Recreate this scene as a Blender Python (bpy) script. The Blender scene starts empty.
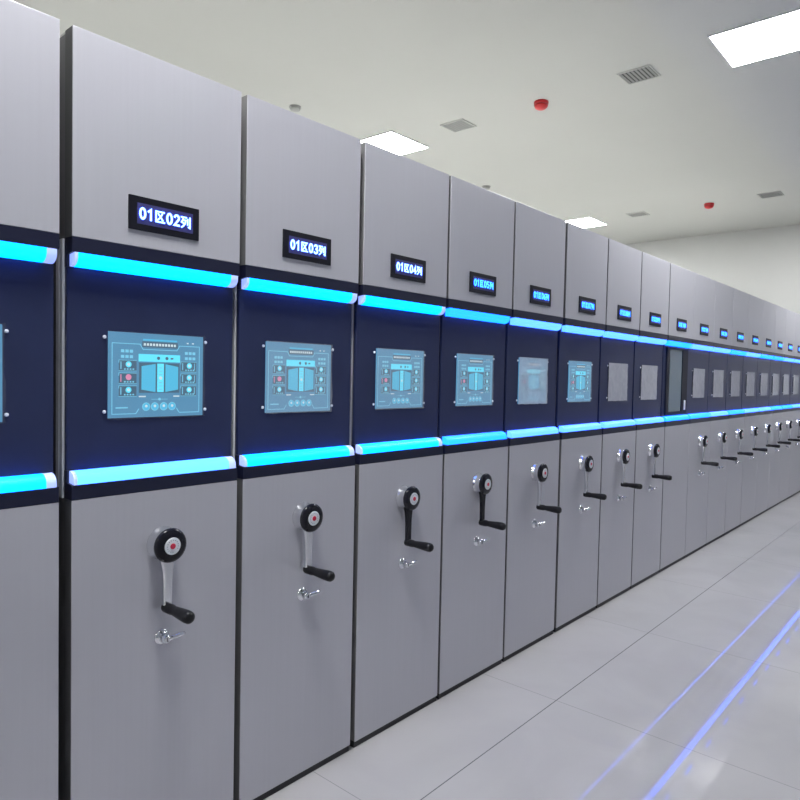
import bpy, bmesh, math, random
from mathutils import Vector, Matrix
random.seed(7)
S = bpy.context.scene
C = S.collection
PI = math.pi

# ------------------------------------------------------------------ materials
def mat(name, col, rough=.5, metal=0., spec=.5, coat=0., coat_rough=.05, emit=None, strength=0.):
    m = bpy.data.materials.new(name); m.use_nodes = True
    b = m.node_tree.nodes['Principled BSDF']
    b.inputs['Base Color'].default_value = (*col, 1)
    b.inputs['Roughness'].default_value = rough
    b.inputs['Metallic'].default_value = metal
    b.inputs['Specular IOR Level'].default_value = spec
    b.inputs['Coat Weight'].default_value = coat
    b.inputs['Coat Roughness'].default_value = coat_rough
    if emit:
        b.inputs['Emission Color'].default_value = (*emit, 1)
        b.inputs['Emission Strength'].default_value = strength
    return m

def add_noise(m, scale, amount, bump=0., stretch=(1, 1, 1), dist=.002, detail=3., coords='Object'):
    """gentle procedural colour variation and optional bump"""
    nt = m.node_tree; b = nt.nodes['Principled BSDF']
    tc = nt.nodes.new('ShaderNodeTexCoord'); mp = nt.nodes.new('ShaderNodeMapping')
    mp.inputs['Scale'].default_value = stretch
    nz = nt.nodes.new('ShaderNodeTexNoise'); nz.inputs['Scale'].default_value = scale
    nz.inputs['Detail'].default_value = detail
    nt.links.new(tc.outputs[coords], mp.inputs['Vector']); nt.links.new(mp.outputs['Vector'], nz.inputs['Vector'])
    if amount:
        base = b.inputs['Base Color'].default_value[:3]
        rp = nt.nodes.new('ShaderNodeMapRange')
        rp.inputs['From Min'].default_value = .25; rp.inputs['From Max'].default_value = .75
        rp.inputs['To Min'].default_value = 1 - amount; rp.inputs['To Max'].default_value = 1 + amount
        vm = nt.nodes.new('ShaderNodeVectorMath'); vm.operation = 'SCALE'
        vm.inputs[0].default_value = base
        nt.links.new(nz.outputs['Fac'], rp.inputs['Value']); nt.links.new(rp.outputs['Result'], vm.inputs['Scale'])
        nt.links.new(vm.outputs['Vector'], b.inputs['Base Color'])
    if bump:
        bp = nt.nodes.new('ShaderNodeBump'); bp.inputs['Strength'].default_value = bump
        bp.inputs['Distance'].default_value = dist
        nt.links.new(nz.outputs['Fac'], bp.inputs['Height']); nt.links.new(bp.outputs['Normal'], b.inputs['Normal'])
        if coat_in := b.inputs.get('Coat Normal'):
            pass
    return m

M = {}
M['panel'] = add_noise(mat('grey_painted_steel', (.52, .52, .57), .40, .25, .5, .12, .12), 90, .016, 0, (1, 1, .02))
M['core'] = mat('panel_side_gap_shade', (.17, .17, .175), .6, spec=.2)  # darkened side colour stands in for shade in the gaps between cabinets
M['cover'] = mat('white_bounce_cover', (.82, .82, .80), .5)
M['carcass'] = mat('carcass_steel', (.20, .20, .21), .5, .1)
M['navy'] = add_noise(mat('navy_acrylic', (.023, .031, .082), .34, 0, .3), 8, .08)
M['band'] = mat('black_trim', (.012, .014, .036), .32, 0, .35)
M['plinth'] = mat('black_plinth', (.012, .012, .016), .5)
M['alu'] = mat('aluminium', (.80, .82, .86), .4, .0)
M['chrome'] = mat('chrome', (.80, .81, .84), .10, 1.)
M['black'] = mat('black_plastic', (.010, .010, .012), .35, spec=.25)
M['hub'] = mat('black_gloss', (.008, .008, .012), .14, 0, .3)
M['dial'] = mat('white_dial', (.72, .76, .80), .35)
M['ink'] = mat('dial_print', (.10, .14, .22), .5)
M['red'] = mat('red_button', (.55, .02, .06), .3)
M['sign'] = mat('sign_housing', (.008, .008, .014), .4, spec=.25)
M['window'] = mat('sign_window', (.045, .045, .17), .45)
M['led'] = mat('led_letters', (.1, .2, .6), .5, emit=(.11, .22, 1.), strength=9.)
M['led_far'] = mat('led_letters_deep', (.1, .2, .6), .5, emit=(.014, .135, 1.), strength=8.)
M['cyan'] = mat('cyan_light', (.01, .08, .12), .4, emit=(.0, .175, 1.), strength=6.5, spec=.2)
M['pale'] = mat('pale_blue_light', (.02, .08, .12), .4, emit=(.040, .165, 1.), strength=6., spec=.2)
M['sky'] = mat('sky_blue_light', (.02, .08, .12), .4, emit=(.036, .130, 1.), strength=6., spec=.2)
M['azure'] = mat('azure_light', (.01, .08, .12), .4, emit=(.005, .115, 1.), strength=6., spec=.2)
M['tip'] = mat('light_strip_tip', (.4, .45, .6), .3, emit=(.30, .42, 1.0), strength=1.)
M['window_black'] = mat('black_window_frame', (.012, .014, .024), .5, spec=.25)
M['glass'] = mat('dark_glass', (.13, .18, .22), .12, 0, .6)
M['screen'] = mat('screen_back', (.02, .05, .07), .3, emit=(.085, .28, .48), strength=.85)
M['ui_line'] = mat('interface_lines', (.05, .1, .1), .3, emit=(.18, .58, .80), strength=.95)
M['ui_fill'] = mat('interface_fill', (.05, .1, .1), .3, emit=(.05, .45, .72), strength=1.0)
M['ui_bright'] = mat('interface_bright', (.05, .1, .1), .3, emit=(.10, .75, 1.), strength=1.05)
M['ui_dark'] = mat('interface_dark', (.03, .05, .06), .3, emit=(.05, .13, .22), strength=.75)
M['ui_white'] = mat('interface_white', (.1, .1, .1), .3, emit=(.75, .9, .95), strength=.8)
M['ui_pink'] = mat('interface_alert', (.1, .05, .06), .3, emit=(.85, .30, .50), strength=.8)
M['screen_off'] = mat('unlit_screen', (.06, .07, .09), .25)  # no emission, imitating a display that fades at oblique view
M['light'] = mat('light_diffuser', (.9, .9, .9), .5, emit=(1., 1., .99), strength=90.)
M['light_frame'] = mat('white_light_frame', (.8, .8, .8), .4)
M['vent'] = mat('grey_vent', (.30, .305, .295), .5)
M['vent_dark'] = mat('vent_duct', (.06, .06, .06), .8)
M['alarm'] = mat('red_alarm', (.42, .008, .012), .35)
M['alarm_dark'] = mat('dark_red_seam', (.18, .01, .012), .4)
M['wallr'] = mat('grey_blue_wall', (.25, .27, .31), .6)
M['wallm'] = add_noise(mat('white_wall', (.50, .505, .495), .6), 3, .02)
M['ceil'] = add_noise(mat('white_ceiling', (.50, .505, .485), .7), 1.2, .015)

def film_mat(name, opacity, col):
    m = bpy.data.materials.new(name); m.use_nodes = True
    nt = m.node_tree; nt.nodes.clear()
    out = nt.nodes.new('ShaderNodeOutputMaterial')
    tr = nt.nodes.new('ShaderNodeBsdfTransparent')
    df = nt.nodes.new('ShaderNodeBsdfPrincipled')
    df.inputs['Base Color'].default_value = (*col, 1); df.inputs['Roughness'].default_value = .22
    mx = nt.nodes.new('ShaderNodeMixShader')
    tc = nt.nodes.new('ShaderNodeTexCoord')
    nz = nt.nodes.new('ShaderNodeTexNoise'); nz.inputs['Scale'].default_value = 14; nz.inputs['Distortion'].default_value = 1.2
    mr = nt.nodes.new('ShaderNodeMapRange')
    mr.inputs['From Min'].default_value = .3; mr.inputs['From Max'].default_value = .7
    mr.inputs['To Min'].default_value = opacity * .93; mr.inputs['To Max'].default_value = min(1, opacity * 1.07)
    bp = nt.nodes.new('ShaderNodeBump'); bp.inputs['Strength'].default_value = .03; bp.inputs['Distance'].default_value = .003
    nt.links.new(tc.outputs['Object'], nz.inputs['Vector'])
    nt.links.new(nz.outputs['Fac'], mr.inputs['Value']); nt.links.new(mr.outputs['Result'], mx.inputs['Fac'])
    nt.links.new(nz.outputs['Fac'], bp.inputs['Height']); nt.links.new(bp.outputs['Normal'], df.inputs['Normal'])
    nt.links.new(tr.outputs[0], mx.inputs[1]); nt.links.new(df.outputs[0], mx.inputs[2])
    nt.links.new(mx.outputs[0], out.inputs['Surface'])
    return m
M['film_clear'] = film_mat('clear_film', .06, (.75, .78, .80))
M['film_glare'] = film_mat('film_painted_glare', .24, (.70, .74, .76))  # whitening of the film stands in for glare on the screens
M['film_glare_strong'] = film_mat('film_strong_painted_glare', .60, (.66, .68, .75))  # denser whitening, painted glare for the most oblique screens

def floor_mat():
    m = mat('polished_floor', (.50, .50, .52), .025, 0, .85)
    nt = m.node_tree; b = nt.nodes['Principled BSDF']; N = nt.nodes.new; LK = nt.links.new
    g = N('ShaderNodeNewGeometry'); sp = N('ShaderNodeSeparateXYZ'); LK(g.outputs['Position'], sp.inputs[0])
    def line(sock, off, period, half):
        a = N('ShaderNodeMath'); a.operation = 'SUBTRACT'; a.inputs[1].default_value = off; LK(sock, a.inputs[0])
        p = N('ShaderNodeMath'); p.operation = 'PINGPONG'; p.inputs[1].default_value = period / 2; LK(a.outputs[0], p.inputs[0])
        l = N('ShaderNodeMath'); l.operation = 'LESS_THAN'; l.inputs[1].default_value = half; LK(p.outputs[0], l.inputs[0])
        return l.outputs[0]
    lx = line(sp.outputs['X'], .40, 1.14, .0022); ly = line(sp.outputs['Y'], 2.81, 1.14, .0016)
    ml = N('ShaderNodeMath'); ml.operation = 'MULTIPLY'; ml.inputs[1].default_value = .55; LK(ly, ml.inputs[0])
    mx = N('ShaderNodeMath'); mx.operation = 'MAXIMUM'; LK(lx, mx.inputs[0]); LK(ml.outputs[0], mx.inputs[1])
    nz = N('ShaderNodeTexNoise'); nz.inputs['Scale'].default_value = 2.2; nz.inputs['Detail'].default_value = 5; nz.inputs['Distortion'].default_value = .8
    LK(g.outputs['Position'], nz.inputs['Vector'])
    cr = N('ShaderNodeValToRGB')
    cr.color_ramp.elements[0].position = .3; cr.color_ramp.elements[0].color = (.395, .388, .402, 1)
    cr.color_ramp.elements[1].position = .7; cr.color_ramp.elements[1].color = (.435, .427, .442, 1)
    LK(nz.outputs['Fac'], cr.inputs['Fac'])
    mc = N('ShaderNodeMix'); mc.data_type = 'RGBA'; mc.inputs['B'].default_value = (.13, .13, .14, 1)
    LK(mx.outputs[0], mc.inputs['Factor']); LK(cr.outputs['Color'], mc.inputs['A']); LK(mc.outputs['Result'], b.inputs['Base Color'])
    n2 = N('ShaderNodeTexNoise'); n2.inputs['Scale'].default_value = 5.; n2.inputs['Detail'].default_value = 1.
    LK(g.outputs['Position'], n2.inputs['Vector'])
    bp = N('ShaderNodeBump'); bp.inputs['Strength'].default_value = .06; bp.inputs['Distance'].default_value = .001
    LK(n2.outputs['Fac'], bp.inputs['Height']); LK(bp.outputs['Normal'], b.inputs['Normal'])
    return m
M['floor'] = floor_mat()

# ------------------------------------------------------------------ mesh helpers
class MB:
    def __init__(s): s.bm = bmesh.new(); s.mats = []
    def mi(s, m):
        if m not in s.mats: s.mats.append(m)
        return s.mats.index(m)
    def _fin(s, faces, m, smooth=False):
        i = s.mi(m)
        for f in faces: f.material_index = i; f.smooth = smooth
    def box(s, a, b, m, bev=0.):
        x0, y0, z0 = a; x1, y1, z1 = b
        tmp = bmesh.new()
        bmesh.ops.create_cube(tmp, size=1)
        for v in tmp.verts:
            v.co = Vector(((x0 + x1) / 2 + v.co.x * (x1 - x0), (y0 + y1) / 2 + v.co.y * (y1 - y0), (z0 + z1) / 2 + v.co.z * (z1 - z0)))
        if bev: bmesh.ops.bevel(tmp, geom=list(tmp.edges), offset=bev, segments=2, affect='EDGES', profile=.5)
        s._merge(tmp, m)
        return s
    def _merge(s, tmp, m, smooth=False):
        mp = {}
        for v in tmp.verts: mp[v] = s.bm.verts.new(v.co)
        fs = []
        for f in tmp.faces: fs.append(s.bm.faces.new([mp[v] for v in f.verts]))
        tmp.free(); s._fin(fs, m, smooth)
    def prism(s, prof, y0, y1, m, caps=True, smooth=False):
        """profile of (x,z) points run along y"""
        a = [s.bm.verts.new((x, y0, z)) for x, z in prof]; b = [s.bm.verts.new((x, y1, z)) for x, z in prof]
        fs = []
        n = len(prof)
        for i in range(n):
            j = (i + 1) % n
            fs.append(s.bm.faces.new((a[i], b[i], b[j], a[j])))
        s._fin(fs, m, smooth)
        if caps:
            s._fin([s.bm.faces.new(a), s.bm.faces.new(list(reversed(b)))], m)
        return s
    def lathe(s, prof, m, axis='X', seg=32, org=(0, 0, 0), smooth=True):
        """profile of (r, h): spun about the axis through org"""
        rings = []
        o = Vector(org)
        for r, h in prof:
            ring = []
            for k in range(seg):
                a = 2 * PI * k / seg
                c, d = r * math.cos(a), r * math.sin(a)
                p = Vector((h, c, d)) if axis == 'X' else Vector((c, d, h))
                ring.append(s.bm.verts.new(o + p))
            rings.append(ring)
        fs = []
        for r0, r1 in zip(rings, rings[1:]):
            for k in range(seg):
                j = (k + 1) % seg
                fs.append(s.bm.faces.new((r0[k], r0[j], r1[j], r1[k])))
        s._fin(fs, m, smooth)
        s._fin([s.bm.faces.new(list(reversed(rings[0]))), s.bm.faces.new(rings[-1])], m, False)
        return s
    def tube(s, pts, rads, m, seg=16, squash=1.):
        """round tube through points"""
        rings = []
        pts = [Vector(p) for p in pts]
        for i, p in enumerate(pts):
            d = (pts[min(i + 1, len(pts) - 1)] - pts[max(i - 1, 0)]).normalized()
            up = Vector((0, 0, 1)) if abs(d.z) < .8 else Vector((1, 0, 0))
            a = d.cross(up).normalized(); b = a.cross(d).normalized()
            rings.append([s.bm.verts.new(p + (a * math.cos(2 * PI * k / seg) + b * math.sin(2 * PI * k / seg) * squash) * rads[i]) for k in range(seg)])
        fs = []
        for r0, r1 in zip(rings, rings[1:]):
            for k in range(seg):
                j = (k + 1) % seg
                fs.append(s.bm.faces.new((r0[k], r0[j], r1[j], r1[k])))
        s._fin(fs, m, True)
        s._fin([s.bm.faces.new(list(reversed(rings[0]))), s.bm.faces.new(rings[-1])], m)
        return s
    def plate(s, poly, x0, x1, m):
        """flat polygon in (y,z), thickness along x"""
        a = [s.bm.verts.new((x1, y, z)) for y, z in poly]; b = [s.bm.verts.new((x0, y, z)) for y, z in poly]
        fs = [s.bm.faces.new(a), s.bm.faces.new(list(reversed(b)))]
        n = len(poly)
        for i in range(n):
            j = (i + 1) % n
            fs.append(s.bm.faces.new((a[j], a[i], b[i], b[j])))
        s._fin(fs, m)
        return s
    def stroke(s, pts, w, x0, x1, m, closed=False):
        """ribbon along (y,z) points with mitred joints"""
        P = [Vector(p) for p in pts]; n = len(P)
        L, R = [], []
        for i in range(n):
            pa = P[i - 1] if (i or closed) else None
            pb = P[(i + 1) % n] if (i < n - 1 or closed) else None
            d1 = (P[i] - pa).normalized() if pa is not None else None
            d2 = (pb - P[i]).normalized() if pb is not None else None
            if d1 is None: d1 = d2
            if d2 is None: d2 = d1
            n1 = Vector((-d1.y, d1.x)); n2 = Vector((-d2.y, d2.x))
            t = (n1 + n2)
            t = t.normalized() if t.length > 1e-6 else n1
            k = min(1 / max(t.dot(n1), .35), 2.)
            q = P[i]
            if not closed and i == 0: q = q - d2 * w * .3
            if not closed and i == n - 1: q = q + d1 * w * .3
            L.append(q + t * k * w / 2); R.append(q - t * k * w / 2)
        rng = range(n if closed else n - 1)
        for i in rng:
            j = (i + 1) % n
            s.plate([R[i], R[j], L[j], L[i]], x0, x1, m)
        return s
    def done(s, name):
        me = bpy.data.meshes.new(name)
        bmesh.ops.recalc_face_normals(s.bm, faces=list(s.bm.faces))
        s.bm.to_mesh(me); s.bm.free()
        for m in s.mats: me.materials.append(m)
        return me

def obj(name, me, parent=None, loc=(0, 0, 0), label=None):
    o = bpy.data.objects.new(name, me); C.objects.link(o); o.location = loc
    if parent: o.parent = parent
    if label: o['label'] = label
    return o
def tag(o, label, cat, group=None):
    o['label'] = label; o['category'] = cat
    if group: o['group'] = group
    return o
def thing(name, label, cat, loc, group=None):
    o = bpy.data.objects.new(name, None); C.objects.link(o); o.location = loc; o.empty_display_size = .1
    return tag(o, label, cat, group)
def struct(name, me):
    o = obj(name, me); o['kind'] = 'structure'; return o

# ------------------------------------------------------------------ room
XL, XR, YB, YF, HC = -7.6, 3.4, -4.6, 11.65, 3.9
struct('floor', MB().box((XL - .1, YB - .1, -.12), (XR + .1, YF + .1, 0), M['floor']).done('floor'))
struct('ceiling', MB().box((XL - .1, YB - .1, HC), (XR + .1, YF + .1, HC + .12), M['ceil']).done('ceiling'))
struct('wall_far', MB().box((XL - .1, YF, 0), (XR + .1, YF + .1, HC), M['wallm']).done('wall_far'))
struct('wall_near', MB().box((XL - .1, YB - .1, 0), (XR + .1, YB, HC), M['wallm']).done('wall_near'))
struct('wall_left', MB().box((XL - .1, YB, 0), (XL, YF, HC), M['wallm']).done('wall_left'))
struct('wall_right', MB().box((XR, YB, 0), (XR + .1, YF, HC), M['wallr']).done('wall_right'))

# ------------------------------------------------------------------ sign lettering (strokes in a unit box, y right, z up)
def arc(cx, cz, rx, rz, a0, a1, n=10):
    return [(cx + rx * math.cos(math.radians(a0 + (a1 - a0) * i / n)), cz + rz * math.sin(math.radians(a0 + (a1 - a0) * i / n))) for i in range(n + 1)]
DIG = {
 '0': [('c', arc(.3, .5, .22, .43, 0, 342, 18))],
 '1': [('o', [(.12, .74), (.34, .92), (.34, .05)])],
 '2': [('o', arc(.3, .70, .21, .23, 165, -25, 8) + [(.10, .08), (.53, .08)])],
 '3': [('o', arc(.28, .71, .20, .21, 155, -80, 8)), ('o', arc(.28, .28, .23, .22, 80, -155, 8))],
 '4': [('o', [(.54, .30), (.08, .30), (.40, .92), (.40, .04)])],
 '5': [('o', [(.50, .92), (.16, .92), (.12, .54)] + arc(.28, .33, .23, .25, 115, -150, 9))],
 '6': [('c', arc(.3, .30, .21, .23, 0, 340, 12)), ('o', [(.48, .90), (.24, .70), (.10, .38)])],
 '7': [('o', [(.08, .92), (.52, .92), (.24, .04)])],
 '8': [('c', arc(.3, .72, .18, .20, 0, 340, 12)), ('c', arc(.3, .27, .22, .23, 0, 340, 12))],
 '9': [('c', arc(.3, .69, .21, .23, 0, 340, 12)), ('o', [(.12, .08), (.36, .30), (.50, .62)])],
}
CJK = {
 '区': [('o', [(.90, .92), (.12, .92), (.12, .06), (.94, .06)]), ('o', [(.72, .78), (.52, .44), (.26, .20)]), ('o', [(.32, .76), (.58, .44), (.78, .20)])],
 '列': [('o', [(.04, .90), (.58, .90)]), ('o', [(.26, .88), (.18, .62), (.06, .44)]), ('o', [(.20, .66), (.52, .66), (.42, .34), (.26, .14), (.08, .02)]),
        ('o', [(.20, .44), (.34, .32)]), ('o', [(.70, .78), (.70, .28)]), ('o', [(.93, .94), (.93, .04), (.78, .10)])],
}
def lettering(txt, mtl):
    b = MB(); h = .034; adv_d, adv_c = .0235, .0365
    tot = sum(adv_c if c in CJK else adv_d for c in txt); y = -tot / 2
    for c in txt:
        w = adv_c if c in CJK else adv_d
        sx = .033 if c in CJK else .034
        for kind, pts in (CJK.get(c) or DIG[c]):
            b.stroke([(y + .001 + p * sx, (q - .5) * h) for p, q in pts], .0042 if c in CJK else .0058, .0, .0012, mtl, kind == 'c')
        y += w
    return b.done('lettering')

# ------------------------------------------------------------------ shared part meshes
def crank_mesh(face):
    b = MB()
    b.lathe([(.050, 0), (.050, .004), (.0455, .010), (.0455, .030), (.046, .036), (.046, .039)], M['chrome'], 'X', 36)
    # tapering arm from under the hub to the grip
    n = 10
    prof = []
    for i in range(n + 1):
        t = i / n; z = -.020 - t * .172; hw = .020 * (1 - t) ** 5 + .0150 - .0025 * t
        prof.append((hw, z))
    poly = [(h, z) for h, z in prof] + [(-h, z) for h, z in reversed(prof)]
    x0, x1 = .024, .038
    va = [b.bm.verts.new((x1, y * .80, z)) for y, z in poly]; vm = [b.bm.verts.new((x1 - .004, y, z)) for y, z in poly]; vb = [b.bm.verts.new((x0, y, z)) for y, z in poly]
    N = len(poly); fs = []
    for i in range(N):
        j = (i + 1) % N
        fs.append(b.bm.faces.new((va[i], va[j], vm[j], vm[i]))); fs.append(b.bm.faces.new((vm[i], vm[j], vb[j], vb[i])))
    for i in range(n):
        for v in (va, vb): fs.append(b.bm.faces.new((v[i], v[i + 1], v[N - 2 - i], v[N - 1 - i])))
    b._fin(fs, face)
    b.lathe([(.0135, .022), (.0135, .040)], M['chrome'], 'X', 20, (0, 0, -.192))
    return b.done('hand_crank')
def hub_mesh():
    return MB().lathe([(.046, .0), (.0505, .003), (.0515, .008), (.049, .0145), (.041, .0185), (.026, .020)], M['hub'], 'X', 40).done('hub_cap')
def dial_mesh():
    b = MB().lathe([(.0255, 0), (.0255, .0015), (.024, .0022)], M['dial'], 'X', 32)
    b.lathe([(.0085, .0018), (.0085, .004), (.006, .0052)], M['red'], 'X', 20)
    for k in range(14):
        a = math.radians(-30 + k * 300 / 13)
        c, s_ = math.cos(a), math.sin(a); r = .0175
        q = [(r * c - .0011, r * s_ - .0011), (r * c + .0011, r * s_ - .0011), (r * c + .0011, r * s_ + .0011), (r * c - .0011, r * s_ + .0011)]
        b.plate(q, .0020, .0027, M['ink'])
    return b.done('dial')
def grip_mesh():
    return MB().lathe([(.0140, -.020), (.0158, -.014), (.0155, .018), (.0135, .026), (.0150, .045), (.0175, .075), (.0190, .100), (.0180, .113), (.0130, .120), (.004, .122)], M['black'], 'X', 28).done('grip')
def lock_mesh():
    b = MB().lathe([(.024, 0), (.024, .003), (.021, .006), (.0155, .007), (.0150, .014)], M['chrome'], 'X', 32)
    b.lathe([(.0125, .013), (.0130, .032), (.0105, .035)], M['chrome'], 'X', 28)
    b.box((.0352, -.0015, -.006), (.0360, .0015, .006), M['plinth'])
    return b.done('door_lock')
def lever_mesh():
    return MB().tube([(.0, .0, 0), (.003, .018, .002), (.004, .046, .004), (.003, .056, .005)], [.0100, .0098, .0095, .0060], M['chrome'], 16, .8).done('lever')
def screw_mesh():
    return MB().lathe([(.0050, 0), (.0048, .003), (.003, .0045)], M['alu'], 'X', 16).done('screw')
def sign_mesh():
    return MB().box((-.004, -.112, -.048), (.005, .112, .048), M['sign'], .0015).done('sign_display')
def window_mesh():
    return MB().box((.0045, -.088, -.030), (.0056, .090, .029), M['window']).done('display_window')
SW, SH = .305, .247
def touch_mesh(m):
    return MB().box((-.004, -SW / 2, -SH / 2), (.0035, SW / 2, SH / 2), m, .001).done('touchscreen')
def ui_mesh():
    b = MB(); k = [0.0036]
    def P(u, v): return ((u - .5) * SW, (.5 - v) * SH)
    def rect(u0, v0, u1, v1, m, lift=0):
        b.plate([P(u0, v1), P(u1, v1), P(u1, v0), P(u0, v0)], .0034, .0040 + lift * .0003, m)
    def ln(pts, w, m, closed=False, lift=0): b.stroke([P(*p) for p in pts], w, .0034, .0040 + lift * .0003, m, closed)
    def disc(u, v, r, m, lift=0):
        cy, cz = P(u, v)
        b.plate([(cy + r * math.cos(2 * PI * i / 16), cz + r * math.sin(2 * PI * i / 16)) for i in range(16)], .0034, .0040 + lift * .0003, m)
    # frame line with a dip for the row of round buttons
    ln([(.035, .13), (.31, .13), (.34, .19), (.70, .19), (.73, .13), (.955, .13), (.955, .955), (.73, .955), (.70, .90)], .0022, M['ui_line'])
    ln([(.30, .90), (.27, .955), (.035, .955), (.035, .13)], .0022, M['ui_line'])
    # title plate: two light rules and a row of tiny illegible ticks
    rect(.34, .065, .70, .085, M['ui_fill'], 1)
    rect(.33, .095, .71, .165, M['ui_dark'], 1)
    for i in range(11): rect(.345 + i * .032, .115, .345 + i * .032 + .022, .145, M['ui_white'], 2)
    for u in (.81, .87): rect(u, .085, u + .02, .10, M['ui_white'], 1)
    for u0 in (.12, .79):
        for v in (.20, .265):
            for i in range(3): rect(u0 + i * .043, v, u0 + i * .043 + .032, v + .035, M['ui_line'], 1)
    # status bar above the drawing
    rect(.295, .245, .735, .335, M['ui_bright'], 1)
    for u, r in ((.50, .005), (.59, .005)): disc(u, .29, r, M['ui_dark'], 2)
    rect(.63, .28, .66, .30, M['ui_dark'], 2)
    # drawing of two shelf faces either side of a bright post
    rect(.30, .35, .73, .71, M['ui_dark'], 0)
    b.plate([P(.325, .67), P(.47, .70), P(.47, .36), P(.325, .39)], .0034, .0044, M['ui_fill'])
    b.plate([P(.575, .70), P(.715, .67), P(.715, .39), P(.575, .36)], .0034, .0044, M['ui_fill'])
    rect(.488, .355, .558, .70, M['ui_bright'], 2)
    disc(.523, .53, .005, M['ui_white'], 3)
    for v in (.40, .44, .48, .58, .62, .66): rect(.505, v, .541, v + .012, M['ui_line'], 3)
    # three boxes down each side
    for side, u0 in (('l', .10), ('r', .745)):
        for i, v0 in enumerate((.325, .475, .625)):
            pink = side == 'l' and i == 1
            rect(u0, v0, u0 + .175, v0 + .125, M['ui_dark'], 0)
            ln([(u0, v0 + .03), (u0, v0), (u0 + .175, v0)], .0014, M['ui_line'], lift=1)
            ln([(u0, v0 + .125), (u0 + .175, v0 + .125)], .0014, M['ui_line'], lift=1)
            disc(u0 + .095, v0 + .048, .0088, M['ui_pink'] if pink else M['ui_bright'], 1)
            disc(u0 + .095, v0 + .048, .0042, M['ui_white'] if not pink else M['ui_pink'], 2)
            ln([(u0 + .02, v0 + .02), (u0 + .02, v0 + .10)], .0028, M['ui_pink'] if pink else M['ui_line'], lift=1)
            if side == 'r': ln([(u0 + .155, v0 + .02), (u0 + .155, v0 + .10)], .0022, M['ui_line'], lift=1)
            for q in range(4): rect(u0 + .05 + q * .028, v0 + .095, u0 + .066 + q * .028, v0 + .112, M['ui_line'], 1)
    rect(.30, .745, .37, .76, M['ui_white'], 1); rect(.665, .745, .73, .76, M['ui_white'], 1)
    rect(.43, .785, .60, .79, M['ui_line'], 1); disc(.515, .787, .004, M['ui_line'], 2)
    for u in (.375, .465, .56, .65):
        disc(u, .875, .0125, M['ui_line'], 1); disc(u, .875, .0105, M['ui_fill'], 2); disc(u, .868, .004, M['ui_white'], 3)
    rect(.07, .875, .19, .89, M['ui_line'], 1)
    return b.done('screen_interface')
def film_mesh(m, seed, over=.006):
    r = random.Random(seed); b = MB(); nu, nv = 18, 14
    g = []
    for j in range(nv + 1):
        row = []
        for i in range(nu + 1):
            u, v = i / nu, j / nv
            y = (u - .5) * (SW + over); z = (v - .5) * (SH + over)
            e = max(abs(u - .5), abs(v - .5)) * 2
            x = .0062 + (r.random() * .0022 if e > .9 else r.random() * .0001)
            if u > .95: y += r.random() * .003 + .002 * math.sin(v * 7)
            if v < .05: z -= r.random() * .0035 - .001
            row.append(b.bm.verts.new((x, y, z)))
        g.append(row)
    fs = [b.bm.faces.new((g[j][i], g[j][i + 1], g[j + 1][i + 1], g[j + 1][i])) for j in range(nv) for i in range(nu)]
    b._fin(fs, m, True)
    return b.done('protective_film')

ME = dict(crank=crank_mesh(M['chrome']), crank_dark_reflection=crank_mesh(M['hub']), hub=hub_mesh(), dial=dial_mesh(), grip=grip_mesh(), lock=lock_mesh(), lever=lever_mesh(), screw=screw_mesh(),  # dark variant: chrome arm blackened to imitate a dark reflection
          sign=sign_mesh(), win=window_mesh(), ui=ui_mesh(), t_on=touch_mesh(M['screen']), t_off=touch_mesh(M['screen_off']))

# ------------------------------------------------------------------ the row of mobile shelving cabinets
ZB0, ZB, ZS1 = .026, 1.1406, 1.1813          # bottom panel, lower band, lower strip
ZS2, ZT, ZH = 1.8073, 1.8475, 2.398          # upper strip, upper band, top
SHT = .036                                    # height of a light strip
REC = -.034                                   # the dark control panel sits back by this much
TH = .048                                     # thickness of the front
LEFT = [.190, .779, 1.334, 1.886, 2.441, 2.999, 3.567, 4.130, 4.690, 5.255, 5.828, 6.403, 6.976, 7.546, 8.134, 8.716, 9.266, 9.841, 10.412]
RIGHT = [.746, 1.310, 1.860, 2.424, 2.980, 3.538, 4.113, 4.674, 5.239, 5.823, 6.398, 6.970, 7.538, 8.129, 8.710, 9.260, 9.835, 10.406, 10.980]
UP = 'c c c c c p p p p c p p c p c c p p p'.split()
LO = 'c p c c c p p p p c c p c p p c c p p'.split()
ORD = ['first', 'second', 'third', 'fourth', 'fifth', 'sixth', 'seventh', 'eighth', 'ninth']

def strip_profile(top):
    """nose of the light strip: upright at the front, rounding in towards the control panel; top=True for the upper strip"""
    pts = []
    n = 8
    for i in range(n + 1):
        a = math.radians(90 * i / n)
        pts.append((-.031 * (1 - math.cos(a)), -SHT * (.30 + .70 * math.sin(a))))
    pts = [(0, 0)] + pts + [(-.031, -.004)]
    if top: return [(x, ZS2 + z) for x, z in pts]
    return [(x, ZS1 - z) for x, z in pts]
def band_profile(top):
    pr = [(0, ZT), (0, ZS2), (-.0315, ZS2 - .0035), (-.0315, ZS2 - SHT), (REC + .001, ZS2 - SHT - .001), (-TH, ZS2 - SHT - .001), (-TH, ZT)] if top else \
         [(0, ZB), (0, ZS1), (-.0315, ZS1 + .0035), (-.0315, ZS1 + SHT), (REC + .001, ZS1 + SHT + .001), (-TH, ZS1 + SHT + .001), (-TH, ZB)]
    return pr

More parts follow.
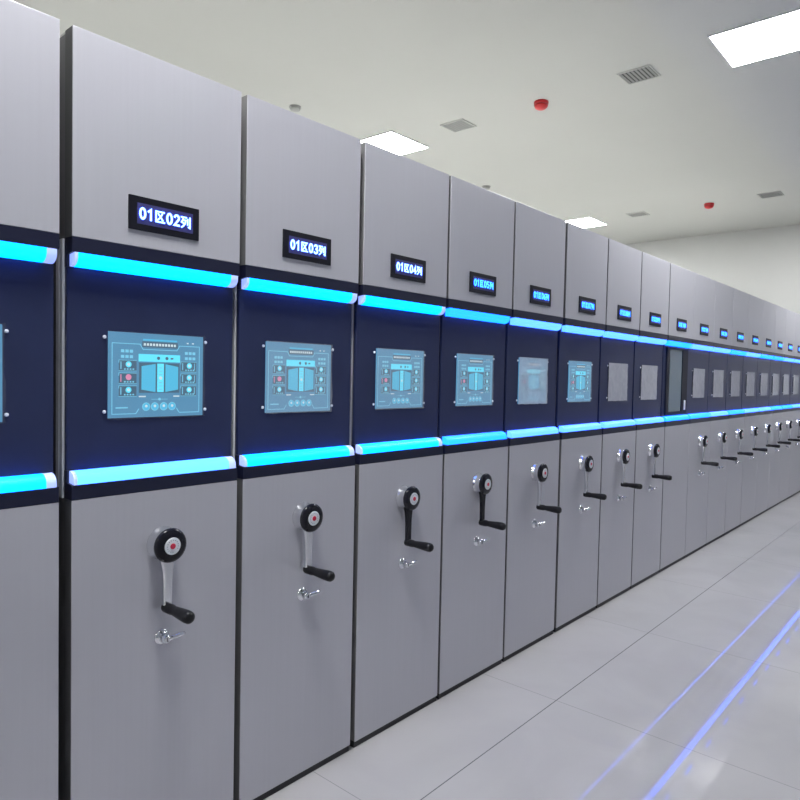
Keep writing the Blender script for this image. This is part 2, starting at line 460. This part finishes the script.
def cabinet(i):
    y0, y1 = LEFT[i], RIGHT[i]; yc = (y0 + y1) / 2; hw = (y1 - y0) / 2
    code = '01区%02d列' % (i + 1)
    if i == 0: lab = 'grey shelving cabinet cut off by the left edge, nearest of the row'
    elif i <= 3: lab = 'grey mobile shelving cabinet with lit sign reading ' + code + ' and a hand crank'
    elif i <= 8: lab = 'grey crank-driven shelving cabinet, %s to the right of the one with sign 01区04列' % ORD[i - 4]
    elif i == 9: lab = 'grey shelving cabinet with a tall dark glass window and no hand crank'
    else: lab = 'grey crank-driven shelving cabinet, %s beyond the cabinet with the tall dark glass window' % ORD[i - 10]
    root = thing('mobile_shelving_cabinet', lab, 'cabinet', (0, yc, 0), 'mobile shelving cabinets in one long row')
    obj('carcass', MB().box((-5.0, -hw + .003, .028), (-TH - .0005, hw - .003, ZH - .006), M['carcass']).done('carcass'), root)
    obj('bounce_cover', MB().box((-5.0, -hw + .003, ZH - .0055), (-TH - .0005, hw - .003, ZH - .0005), M['cover']).done('bounce_cover'), root, label='added white bounce surface on the cabinet top')  # added white surface, bounces lamp light up onto the ceiling
    obj('plinth', MB().box((-5.0, -hw + .001, 0), (-.006, hw - .001, .0255), M['plinth']).done('plinth'), root, label='low black plinth along the floor')
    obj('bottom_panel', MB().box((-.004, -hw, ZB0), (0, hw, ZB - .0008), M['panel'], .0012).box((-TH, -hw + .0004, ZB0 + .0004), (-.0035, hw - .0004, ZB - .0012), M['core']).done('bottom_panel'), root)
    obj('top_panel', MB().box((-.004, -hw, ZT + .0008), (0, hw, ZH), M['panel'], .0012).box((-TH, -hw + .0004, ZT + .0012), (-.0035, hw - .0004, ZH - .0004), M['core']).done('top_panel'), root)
    for top, kind in ((True, UP[i]), (False, LO[i])):
        bd = obj('trim_band', MB().prism(band_profile(top), -hw, hw, M['band']).done('trim_band'), root, label='black trim band %s the control panel' % ('above' if top else 'below'))
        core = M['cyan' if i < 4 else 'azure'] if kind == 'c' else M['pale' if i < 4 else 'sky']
        pr = strip_profile(top); e = .018 if i < 4 else .0; q = hw - (.006 if i < 4 else .017)
        b = MB()
        b.prism(pr, -q + e * .5, q - e * 1.4, core)
        if e: b.prism(pr, -q, -q + e * .5, M['tip']); b.prism(pr, q - e * 1.4, q, M['tip'])
        obj('light_strip', b.done('light_strip'), bd, label='glowing %s light strip' % ('cyan' if kind == 'c' else 'pale blue'))
    zlo, zhi = ZS1 + SHT + .0012, ZS2 - SHT - .0012
    obj('control_panel', MB().box((-TH, -hw + .001, zlo), (REC, hw - .001, zhi), M['navy'], .001).done('control_panel'), root, label='recessed dark navy control panel')
    # aluminium sealing profile on the side, behind the dark front
    sl = MB()
    for x0, x1 in ((-.072, -.053), (-.096, -.077)): sl.box((x0, -hw - .0035, ZB), (x1, -hw + .0035, ZT), M['alu'], .001)
    obj('seal_profile', sl.done('seal_profile'), root, label='aluminium sealing profile on the side')
    sg = obj('sign_display', ME['sign'], root, (0, 0, 1.9435), 'black sign reading %s in blue light' % code if 1 <= i <= 3 else 'black sign with blue lit characters')
    obj('display_window', ME['win'], sg)
    obj('lettering', lettering(code, M['led'] if i <= 3 else M['led_far']), sg, (.0068, 0, 0))
    if i == 9:
        fr = MB()
        a, b_ = -hw + .055, hw - .025; g0, g1 = -hw + .115, hw - .155; z0, z1 = zlo + .01, zhi - .01
        fr.box((REC - .004, a, z0), (REC + .012, g0, z1), M['window_black'], .002); fr.box((REC - .004, g1, z0), (REC + .012, b_, z1), M['window_black'], .002)
        fr.box((REC - .004, g0 - .001, z0), (REC + .012, g1 + .001, z0 + .022), M['window_black'], .002); fr.box((REC - .004, g0 - .001, z1 - .015), (REC + .012, g1 + .001, z1), M['window_black'], .002)
        f = obj('window_frame', fr.done('window_frame'), root)
        obj('glass_pane', MB().box((REC + .0005, g0 - .001, z0 + .021), (REC + .006, g1 + .001, z1 - .014), M['glass']).done('glass_pane'), f, label='tall dark glass pane')
        obj('latch', MB().box((REC + .011, g1 + .055, z0 + .03), (REC + .020, g1 + .078, z0 + .11), M['alu'], .003).done('latch'), f, label='small metal latch')
        return root
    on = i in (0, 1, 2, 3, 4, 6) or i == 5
    ts = obj('touchscreen', ME['t_on'] if on else ME['t_off'], root, (REC, 0, 1.4805), 'lit touchscreen' if on else 'film-covered touchscreen under painted pale glare')
    if on: obj('screen_interface', ME['ui'], ts)
    fm = M['film_clear'] if i <= 1 else M['film_glare'] if i in (2, 3, 4, 6) else M['film_glare_strong']
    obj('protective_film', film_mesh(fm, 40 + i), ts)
    for sy in (-1, 1):
        for sz in (-1, 1): obj('screw', ME['screw'], root, (REC, sy * .1625, 1.4815 + sz * .106))
    ck = obj('hand_crank', ME['crank_dark_reflection' if i in (3, 4) else 'crank'], root, (0, 0, .980), 'chrome hand crank, arm coloured black for a dark reflection' if i in (3, 4) else 'chrome hand crank with black hub and grip')
    hb = obj('hub_cap', ME['hub'], ck, (.038, 0, 0), 'round black hub cap')
    obj('dial', ME['dial'], ck, (.0578, 0, 0), 'white dial with a red centre button')
    obj('grip', ME['grip'], ck, (.039, 0, -.190), 'black grip')
    lk = obj('door_lock', ME['lock'], root, (0, 0, .694), 'chrome lock with lever')
    obj('lever', ME['lever'], lk, (.027, .002, 0))
    return root
for i in range(len(LEFT)): cabinet(i)

# ------------------------------------------------------------------ ceiling fittings
def ceiling_light(x, y, lab):
    t = thing('ceiling_light', lab, 'ceiling light', (x, y, HC), 'square ceiling light panels')
    h = .30
    f = MB()
    for a, b in (((-h, -h), (h, -h + .012)), ((-h, h - .012), (h, h)), ((-h, -h + .012), (-h + .012, h - .012)), ((h - .012, -h + .012), (h, h - .012))):
        f.box((a[0], a[1], -.014), (b[0], b[1], -.0002), M['light_frame'])
    obj('frame', f.done('frame'), t)
    obj('diffuser', MB().box((-h + .012, -h + .012, -.011), (h - .012, h - .012, -.001), M['light']).done('diffuser'), t, label='glowing white diffuser')
ceiling_light(.60, 5.25, 'large bright square ceiling light panel at the upper right corner of the photo')
ceiling_light(-2.94, 5.25, 'square ceiling light panel just above the cabinet with sign 01区04列')
ceiling_light(-2.94, 9.67, 'farthest square ceiling light panel, at the cabinet tops near the photo centre right')
ceiling_light(.60, 9.67, 'square ceiling light panel over the far end of the aisle')
ceiling_light(.60, .83, 'square ceiling light panel over the near end of the aisle')
ceiling_light(-2.94, .83, 'square ceiling light panel over the nearest cabinets')
ceiling_light(.60, -3.59, 'square ceiling light panel behind the viewer over the aisle')
for y, lab in ((9.67, 'far'), (5.25, 'middle'), (.83, 'near')):  # unseen lamps added to light the cabinet tops and the ceiling
    ceiling_light(-6.48, y, 'added unseen square ceiling light panel behind the row of cabinets, %s one' % lab)

def vent(x, y, lab):
    t = thing('ceiling_vent', lab, 'vent', (x, y, HC), 'square ceiling air vents')
    hx, hy = .130, .118
    f = MB(); w = .009
    for a, b in (((-hx, -hy), (hx, -hy + w)), ((-hx, hy - w), (hx, hy)), ((-hx, -hy + w), (-hx + w, hy - w)), ((hx - w, -hy + w), (hx, hy - w))):
        f.box((a[0], a[1], -.010), (b[0], b[1], -.0002), M['ceil'])
    obj('frame', f.done('frame'), t)
    obj('backing', MB().box((-hx + w, -hy + w, -.0025), (hx - w, hy - w, -.0004), M['vent_dark']).done('backing'), t, label='dark duct opening')
    n = 8
    for k in range(n):
        cx = -hx + w + (k + .5) * (2 * hx - 2 * w) / n
        b = MB()
        c = [(cx - .009, -.0105), (cx + .004, -.0030), (cx + .005, -.0045), (cx - .008, -.0120)]
        b.prism(c, -hy + w, hy - w, M['vent'])
        obj('slat', b.done('slat'), t)
vent(-.30, 5.25, 'ceiling vent with dark gaps between its slats, nearest the large light panel')
vent(-2.05, 5.25, 'plain grey ceiling vent beside the square light panel, left of a red alarm')
vent(-2.03, 9.63, 'small grey ceiling vent right of the farthest square light panel')
vent(-.30, 9.60, 'grey ceiling vent near the right edge of the photo, right of a red alarm')

def alarm(x, y, lab):
    t = thing('fire_alarm', lab, 'fire alarm', (x, y, HC), 'red dome fire alarms on the ceiling')
    obj('base', MB().lathe([(.062, -.0002), (.064, -.008), (.062, -.026)], M['alarm'], 'Z', 32).done('base'), t)
    obj('seam_ring', MB().lathe([(.058, -.0262), (.058, -.031)], M['alarm_dark'], 'Z', 32).done('seam_ring'), t, label='dark red seam ring')
    obj('dome', MB().lathe([(.060, -.0312), (.057, -.042), (.048, -.055), (.034, -.064), (.016, -.069), (.003, -.070)], M['alarm'], 'Z', 32).done('dome'), t)
alarm(-1.16, 5.25, 'nearer red dome fire alarm on the ceiling, left of the slatted vent')
alarm(-1.05, 9.62, 'farther red dome fire alarm on the ceiling, between the two far vents')

def disc(x, y, lab):
    t = thing('smoke_detector', lab, 'smoke detector', (x, y, HC), 'round pale ceiling detectors')
    obj('base', MB().lathe([(.055, -.0002), (.055, -.010)], M['vent'], 'Z', 32).done('base'), t)
    obj('cover', MB().lathe([(.046, -.0102), (.048, -.020), (.040, -.032), (.012, -.036)], M['vent'], 'Z', 32).done('cover'), t)
disc(-2.95, 3.99, 'round pale smoke detector just above the cabinet with sign 01区03列')
disc(-2.99, 7.14, 'round smoke detector barely showing over the fourth cabinet with a sign')

# ------------------------------------------------------------------ world, camera, view
w = bpy.data.worlds.new('world'); S.world = w; w.use_nodes = True
w.node_tree.nodes['Background'].inputs['Color'].default_value = (.8, .85, 1, 1)
w.node_tree.nodes['Background'].inputs['Strength'].default_value = .3

F, YAW, PIT, ROL = 670.4485545, math.radians(40.95162636), math.radians(-2.11763589), math.radians(1.18193443)
fw = Vector((-math.sin(YAW) * math.cos(PIT), math.cos(YAW) * math.cos(PIT), math.sin(PIT)))
r = Vector((math.cos(YAW), math.sin(YAW), 0)); u = r.cross(fw)
r2 = r * math.cos(ROL) + u * math.sin(ROL); u2 = -r * math.sin(ROL) + u * math.cos(ROL)
cd = bpy.data.cameras.new('camera'); cam = bpy.data.objects.new('camera', cd); C.objects.link(cam)
mw = Matrix((( r2.x, u2.x, -fw.x, 1.83888), (r2.y, u2.y, -fw.y, 0.), (r2.z, u2.z, -fw.z, 1.49653), (0, 0, 0, 1)))
cam.matrix_world = mw
cd.sensor_fit = 'HORIZONTAL'; cd.sensor_width = 36; cd.lens = F / 800 * 36; cd.clip_start = .02
S.camera = cam
S.view_settings.view_transform = 'Standard'; S.view_settings.look = 'None'
S.view_settings.gamma = 1; S.view_settings.use_curve_mapping = False
S.view_settings.exposure = 0.
S.cycles.use_denoising = True
S.cycles.max_bounces = 8; S.cycles.diffuse_bounces = 5; S.cycles.transparent_max_bounces = 12
S.cycles.sample_clamp_indirect = 6
